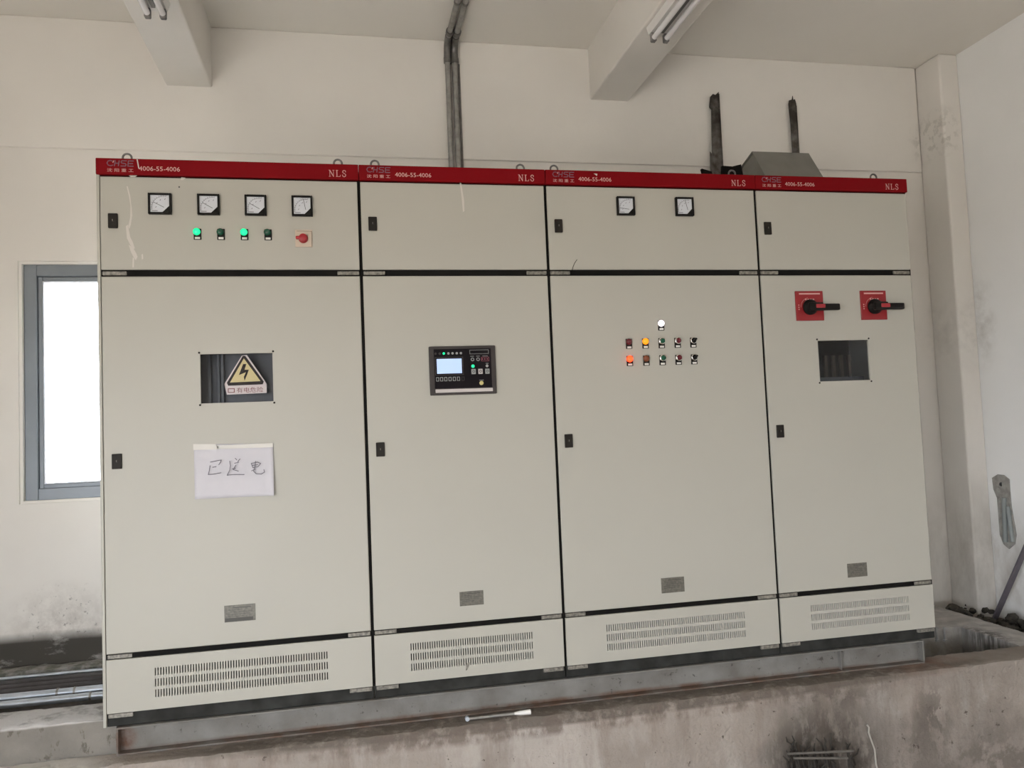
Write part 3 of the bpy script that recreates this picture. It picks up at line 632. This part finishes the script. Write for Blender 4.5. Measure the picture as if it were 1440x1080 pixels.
q = [onY(px, py) for px, py in ((272, 624.5), (303, 624.5), (308, 629), (305, 632), (272.5, 633))]; MB().prism([(p.x, -.0055, p.z) for p in q], (0, -.0004, 0)).build('tape', tapem, pn)
q = [onY(px, py) for px, py in ((305, 626.5), (384, 623), (384, 629), (306, 631.5))]; MB().prism([(p.x, -.0055, p.z) for p in q], (0, -.0004, 0)).build('tape', tapem, pn)

# ------------------------------------------------------------------ channel steel under the cabinets
ch = empty('channel_base_frame', (1.78, .3, -.157), 'grey painted channel steel frame under the row of cabinets', 'steel frame')
def c_channel(mb, x0, x1, yf, yb, z0, z1, t=.007):
    mb.box(x0, x1, yb-t, yb, z0, z1, .001); mb.box(x0, x1, yf, yb-t, z1-t, z1, .0015); mb.box(x0, x1, yf, yb-t, z0, z0+t, .0015); return mb
c_channel(MB(), .036, 3.525, 0.0, .046, -.157, -.053).build('front_channel', chan, ch)
c_channel(MB(), .036, 3.525, .48, .434, -.157, -.053, -.007).build('rear_channel', chan, ch)
for a, b in ((.036, .043), (3.518, 3.525)): MB().box(a, b, .0, .039, -.150, -.0585).build('end_plate', chan, ch)
for a, b in ((.046, .052), (3.506, 3.512)): MB().box(a, b, .046, .434, -.157, -.053).build('cross_channel', chan, ch)
for a in (3.10,): MB().box(a, a+.003, .012, .039, -.150, -.0585).build('stiffener', chan, ch)
# rod lying on the plinth ledge
a = onZ(657, 1011, -.147); d = onZ(746, 1001, -.147)
rd = empty('metal_rod', (a.x, a.y, -.157), 'thin metal rod with a white tip lying on the concrete ledge', 'rod')
e = a.lerp(d, .74)
MB().tube([a, e], .0055, 10).build('shaft', steel, rd, True); MB().lathe((a.x, a.y+.008, -.146), [(.009, 0), (.009, .016)], 8).build('bolt_head', zinc, rd)
MB().tube([e, a.lerp(d, .84), d], [.0052, .009, .0105], 10).build('white_tip', white, rd, True)
# stud bolts at the right end of the frame
for (px, w) in ((1318, .006), (1329, .006)):
    p = onZ(px, 902, -.158); q = MB().tube([(p.x, p.y, -.158), (p.x, p.y, -.085)], w, 8); q.lathe((p.x, p.y, -.158), [(.011, 0), (.011, .010)], 6, 'z')
    tag(q.build('anchor_stud', steel, None, True), ['steel anchor stud on the ledge beside the right cabinet corner', 'steel anchor stud on the ledge farther from the right cabinet corner'][px > 1320], 'bolt', 'anchor studs')

# ------------------------------------------------------------------ services
def bend(p0, p1, p2, r, n=7):
    a = (p0-p1).normalized(); c = (p2-p1).normalized(); s = p1+a*r; t = p1+c*r
    return [s*(1-u)**2+p1*2*u*(1-u)+t*u*u for u in [k/(n-1) for k in range(n)]]
for k, (x, r, lb) in enumerate(((1.5405, .0155, 'left of the two grey conduits rising up the wall and over the ceiling'), (1.5805, .0165, 'right of the two grey conduits rising up the wall and over the ceiling'))):
    y = WB-.014-r-.008; z = CE-r-.012
    cnd = empty('electrical_conduit', (x, y, 1.2), lb, 'conduit', 'conduits above the cabinets')
    A, B, C_ = Vector((x, y, 1.2)), Vector((x, y, z)), Vector((x, -3.6, z)); bd = bend(A, B, C_, .09)
    MB().tube([A]+bd, r, 14).build('riser', steel, cnd, True)
    MB().tube([bd[-1], C_], r, 14).build('ceiling_run', steel, cnd, True)
    MB().tube(bend(A, B, C_, .085), r*1.28, 14).build('elbow', eyem, cnd, True)
    for zz in (z-.115, ): MB().tube([(x, y, zz), (x, y, zz+.03)], r*1.4, 14).build('coupling', eyem, cnd, True)
    MB().tube([(x, y-.115, z), (x, y-.145, z)], r*1.4, 14).build('coupling', eyem, cnd, True)
    for yy in (.62, -.4): MB().box(x-r-.014, x+r+.014, yy-.01, yy+.01, CE-.004, CE-.001).tube([(x, yy-.009, z), (x, yy+.009, z)], r*1.16, 14).build('clamp', eyem, cnd)
MB_ = MB().box(1.600, 1.612, WB-.026, WB-.0145, 1.2, 3.10, .002); tag(MB_.build('flat_earth_strip', eyem), 'thin dark strip running up the wall right beside the conduits', 'strip')
# fluorescent lamps under the beams
def batten(x0, x1, yend, zt, label, ly=1.22):
    t = empty('fluorescent_lamp', ((x0+x1)/2, yend-ly/2, zt), label, 'lamp', 'twin tube lamps under the ceiling beams')
    cx = (x0+x1)/2; w = x1-x0
    MB().prism([(x0, yend, zt), (x1, yend, zt), (x1-.012, yend, zt-.035), (x0+.012, yend, zt-.035)], (0, -ly, 0)).build('housing', lampw, t)
    for s in (-1, 1):
        xx = cx+s*w*.27
        MB().tube([(xx, yend-.03, zt-.058), (xx, yend-ly+.03, zt-.058)], .0135, 14).build('tube', tubem, t, True)
        for yy in (yend-.002, yend-ly+.03): MB().box(xx-.013, xx+.013, yy-.028, yy, zt-.076, zt-.034, .004).build('lamp_holder', lampd, t)
    MB().box(cx-.008, cx+.008, yend-ly+.05, yend-.05, zt-.048, zt-.034).build('reflector_ridge', lampd, t)
batten(2.405, 2.525, .235, 2.932, 'twin tube lamp under the beam at the right')
batten(.112, .228, .245, 2.905, 'twin tube lamp under the beam at the left')
# torn steel struts on the wall
def torn(name, pts, Y, label):
    q = [onY(px, py, Y) for px, py in pts]; lo = min(p.z for p in q)
    o = empty(name, ((q[0].x+q[-1].x)/2, Y, 1.7), label, 'strut', 'rusty struts above the cabinets')
    return o, q
o, q = torn('steel_strut', ((1001.7, 243), (1017, 243), (1014, 195), (1012.5, 165), (1010.7, 129), (1006, 133.5), (1002.5, 132), (999, 136), (997.6, 150), (998.4, 152), (1000.5, 154), (1001, 190)), 1.06, 'torn rusty steel strut with ragged edges on the wall, left of the grey hood')
w0, w1 = q[0].x, q[1].x
MB().prism([(w0, 1.06, 1.7), (w1, 1.06, 1.7)]+[(p.x, 1.06, p.z) for p in q[1:]]+[(w0, 1.06, q[0].z)], (0, .005, 0)).build('web', strutm, o)
MB().box(w1-.004, w1, 1.052, 1.086, 1.7, 2.99).build('flange', strutm, o); MB().box(w0+.012, w0+.016, 1.052, 1.086, 1.7, 2.62).build('flange', strutm, o)
MB().prism([(w0-.015, 1.05, 2.50), (w0+.01, 1.05, 2.50), (w0+.01, 1.05, 2.60), (w0-.012, 1.05, 2.63)], (0, .004, 0)).build('torn_flap', strutm, o)
o, q = torn('steel_strut', ((1115, 217), (1124, 217), (1121.5, 185), (1121.5, 170), (1119.8, 146), (1118, 139.5), (1115.5, 140), (1114.8, 134.5), (1113.8, 140), (1110, 141), (1109.3, 146), (1112, 175)), 1.06, 'narrow rusty steel strut on the wall behind the grey hood')
w0, w1 = q[0].x, q[1].x
MB().prism([(w0, 1.06, 1.7), (w1, 1.06, 1.7)]+[(p.x, 1.06, p.z) for p in q[1:]]+[(w0, 1.06, q[0].z)], (0, .005, 0)).build('web', strutm, o)
MB().box(w1-.004, w1, 1.055, 1.086, 1.7, 2.94).build('flange', strutm, o)
# gable-shaped sheet steel hood on top of the cabinets
hx, hX = onY(1060, 215, .45).x, onY(1135, 218, .45).x; apex = onY(1098, 216.5, .45).z
fb = onX(1077, 248, hx); bbk = onX(1038, 232, hx)
fy, by = max(fb.y, .14), .60
hd = empty('cable_hood', ((hx+hX)/2, (fy+by)/2, 2.13), 'grey sheet steel gable hood on top of the right-hand cabinets', 'hood')
sl = (apex-fb.z)/(.45-fb.y) if .45-fb.y > .05 else .6
zf = apex-sl*(.45-fy); zk = apex-.28*(by-.45)
MB().prism([(hx-.01, .45, apex+.004), (hx-.01, fy-.01, zf-.004), (hx-.01, fy-.01, zf), (hx-.01, .45, apex+.009)], (hX-hx+.02, 0, 0)).build('roof_sheet', hoodm, hd)
MB().prism([(hx-.01, .45, apex+.004), (hx-.01, by+.01, zk-.004), (hx-.01, by+.01, zk), (hx-.01, .45, apex+.009)], (hX-hx+.02, 0, 0)).build('roof_sheet', hoodm, hd)
MB().prism([(hx, fy, 2.1305), (hx, by, 2.1305), (hx, by, max(zk, 2.14)), (hx, .45, apex), (hx, fy, max(zf, 2.14))], (hX-hx, 0, 0)).build('hood_body', hoodm, hd)
mb = MB().box(2.83, 3.02, .38, .46, 2.1305, 2.14)
for pts in (((987, 237), (1001, 241), (1003, 250), (1003, 270), (996, 270)), ((1016, 233), (1030, 234), (1042, 231), (1046, 250), (1046, 270), (1016, 270))):
    q = [onY(px, py, .41) for px, py in pts]; mb.prism([(p.x, .41, max(p.z, 2.136)) for p in q], (0, .02, 0))
tag(mb.build('dark_bracket', darkf), 'dark bent bracket on the cabinet top, left of the grey hood', 'bracket')

# pipes and cables in the trench at the left
def xpipe(name, Y, Z, r, m, label, cat, group, x0=-1.69, x1=1.6, joints=()):
    o = empty(name, ((x0+x1)/2, Y, Z-r), label, cat, group)
    MB().tube([(x0, Y, Z), (x1, Y, Z)], r, 12).build('pipe' if cat == 'pipe' else 'sheath', m, o, True)
    for jx in joints: MB().tube([(jx-.004, Y, Z), (jx+.004, Y, Z)], r*1.15, 12).build('joint_ring', steel, o, True)
xpipe('galvanised_pipe', .635, -.078, .020, zinc, 'upper of the two shiny pipes left of the cabinets', 'pipe', 'pipes in the trench', joints=(-.30, -.37))
xpipe('galvanised_pipe', .545, -.080, .0165, zinc, 'lower of the two shiny pipes left of the cabinets', 'pipe', 'pipes in the trench', joints=(-.12, -.21))
for k, (Y, Z, r) in enumerate(((.73, -.085, .022), (.80, -.085, .022), (.87, -.085, .024))):
    xpipe('power_cable', Y, Z, r, cable, 'grey power cable in the trench, %s the shiny pipes' % ['next behind', 'second behind', 'third behind'][k], 'cable', 'power cables in the trench')
xpipe('support_rail', .955, -.075, .009, zinc, 'thin pale rail along the far side of the trench', 'rail', None)
for x in (-1.6, -.95, 1.4):
    mb = MB().box(x, x+.04, .27 if x < 0 else .49, .99, -.135, -.112, .002); tag(mb.build('cable_bearer', steel), 'steel bearer across the trench, %s' % {-1.6: 'by the far left wall', -.95: 'left of the window', 1.4: 'under the second cabinet'}[x], 'bearer', 'bearers across the trench')

# ------------------------------------------------------------------ right corner
p0 = Vector((4.62, .80, -.262)); p1 = onX(1440, 776, XR-.085); dirv = (p1-p0).normalized()
rot = dirv.to_track_quat('Z', 'Y').to_matrix().to_4x4(); L_ = (p1-p0).length*1.75; cc = p0+dirv*L_/2
mb = MB(); mb.box(cc.x-.022, cc.x+.022, cc.y-.005, cc.y+.005, cc.z-L_/2, cc.z+L_/2, .001, 1, rot)
tag(mb.build('steel_bar', barm), 'purple-grey flat steel bar leaning against the right wall', 'bar')
# chiselled-out recess with a grey conduit on the right wall
rc = empty('chased_conduit', (XR, .77, .17), 'grey conduit end in a raw mortar patch on the right wall', 'conduit')
out = [(1396, 672), (1404, 667), (1412, 668), (1420, 674), (1421, 690), (1423, 712), (1427, 735), (1430, 752), (1428, 765), (1420, 772), (1412, 765), (1407, 752), (1405, 725), (1403, 700), (1398, 688)]
q = [onX(px, py, XR) for px, py in out]; MB().prism([(XR, p.y, p.z) for p in q], (-.006, 0, 0)).build('mortar_patch', mortar, rc)
for (pa, pb, r) in (((1412, 700), (1414, 762), .014), ((1417, 712), (1424, 762), .012)):
    A, B = onX(*pa, XR-.012), onX(*pb, XR-.012); MB().tube([A, B], r, 10).build('conduit_end', pvc, rc, True)
A = onX(1408, 681, XR-.006); MB().lathe(A, [(.012, -.004), (.012, .004)], 8).build('dark_hole', ink, rc)
# rubble along the platform edge
rs = random.Random(3)
def rock(c, s):
    b = bmesh.new(); bmesh.ops.create_icosphere(b, subdivisions=2, radius=1)
    for v in b.verts: v.co *= rs.uniform(.78, 1.15)
    b.transform(Matrix.Translation(Vector(c)) @ Matrix.Rotation(rs.uniform(0, 3), 4, 'Z') @ Matrix.Diagonal((s*rs.uniform(.8, 1.3), s*rs.uniform(.8, 1.2), s*rs.uniform(.6, .9), 1)))
    return tag(MB().merge(b).build('rubble_chunk', rockm), 'dark chunk of rubble heaped along the foot of the right wall', 'rubble', 'rubble at the right wall')
for k in range(64):
    t = k/63; y = .99-.95*t+rs.uniform(-.04, .04); rock((4.42+rs.uniform(-.03, .24), y, -.235+rs.uniform(-.01, .045)), rs.uniform(.018, .045))
for px, py in ((1340, 852), (1346, 858), (1352, 857), (1358, 862)): p = onX(px, py, 4.43); rock((p.x, p.y, p.z-.015), .035)

# debris at the foot of the plinth
tw = random.Random(11)
for k in range(46):
    px, py = tw.uniform(1100, 1200), tw.uniform(1046, 1090); p = onY(px, py, -.102-tw.uniform(0, .05)); a = tw.uniform(.9, 2.3); l = tw.uniform(.015, .055)
    q = p+Vector((math.cos(a)*l, tw.uniform(-.01, .005), math.sin(a)*l)); mid = p.lerp(q, .5)+Vector((tw.uniform(-.012, .012), -.004, 0))
    base = Vector((p.x+tw.uniform(-.05, .05), p.y-.03, FL))
    tag(MB().tube([base, p, mid, q], [.005, .0045, .004, .002], 5).build('dry_twig', twigm), 'dark dry twig in the brush heap at the foot of the plinth', 'twig', 'brush heap at the plinth')
for k, (pa, pb) in enumerate((((1108, 1060), (1200, 1056)), ((1116, 1066), (1192, 1066)))):
    A, B = onY(*pa, -.17), onY(*pb, -.17)
    tag(MB().tube([A, B], .005, 6).build('thin_batten', slatm), ['upper pale stick lying across the brush heap', 'lower pale stick lying across the brush heap'][k], 'stick', 'sticks on the brush heap')
pp = [onY(x, y, Y) for x, y, Y in ((1219, 1019, -.097), (1222, 1023, -.10), (1221.5, 1030, -.10), (1226, 1043, -.10), (1230, 1054, -.10), (1232, 1075, -.10))]; pp.append(Vector((pp[-1].x+.01, -.14, FL)))
tag(MB().tube(pp, .004, 7).build('white_cord', cord, None, True), 'short white cord hanging down the plinth face', 'cord')
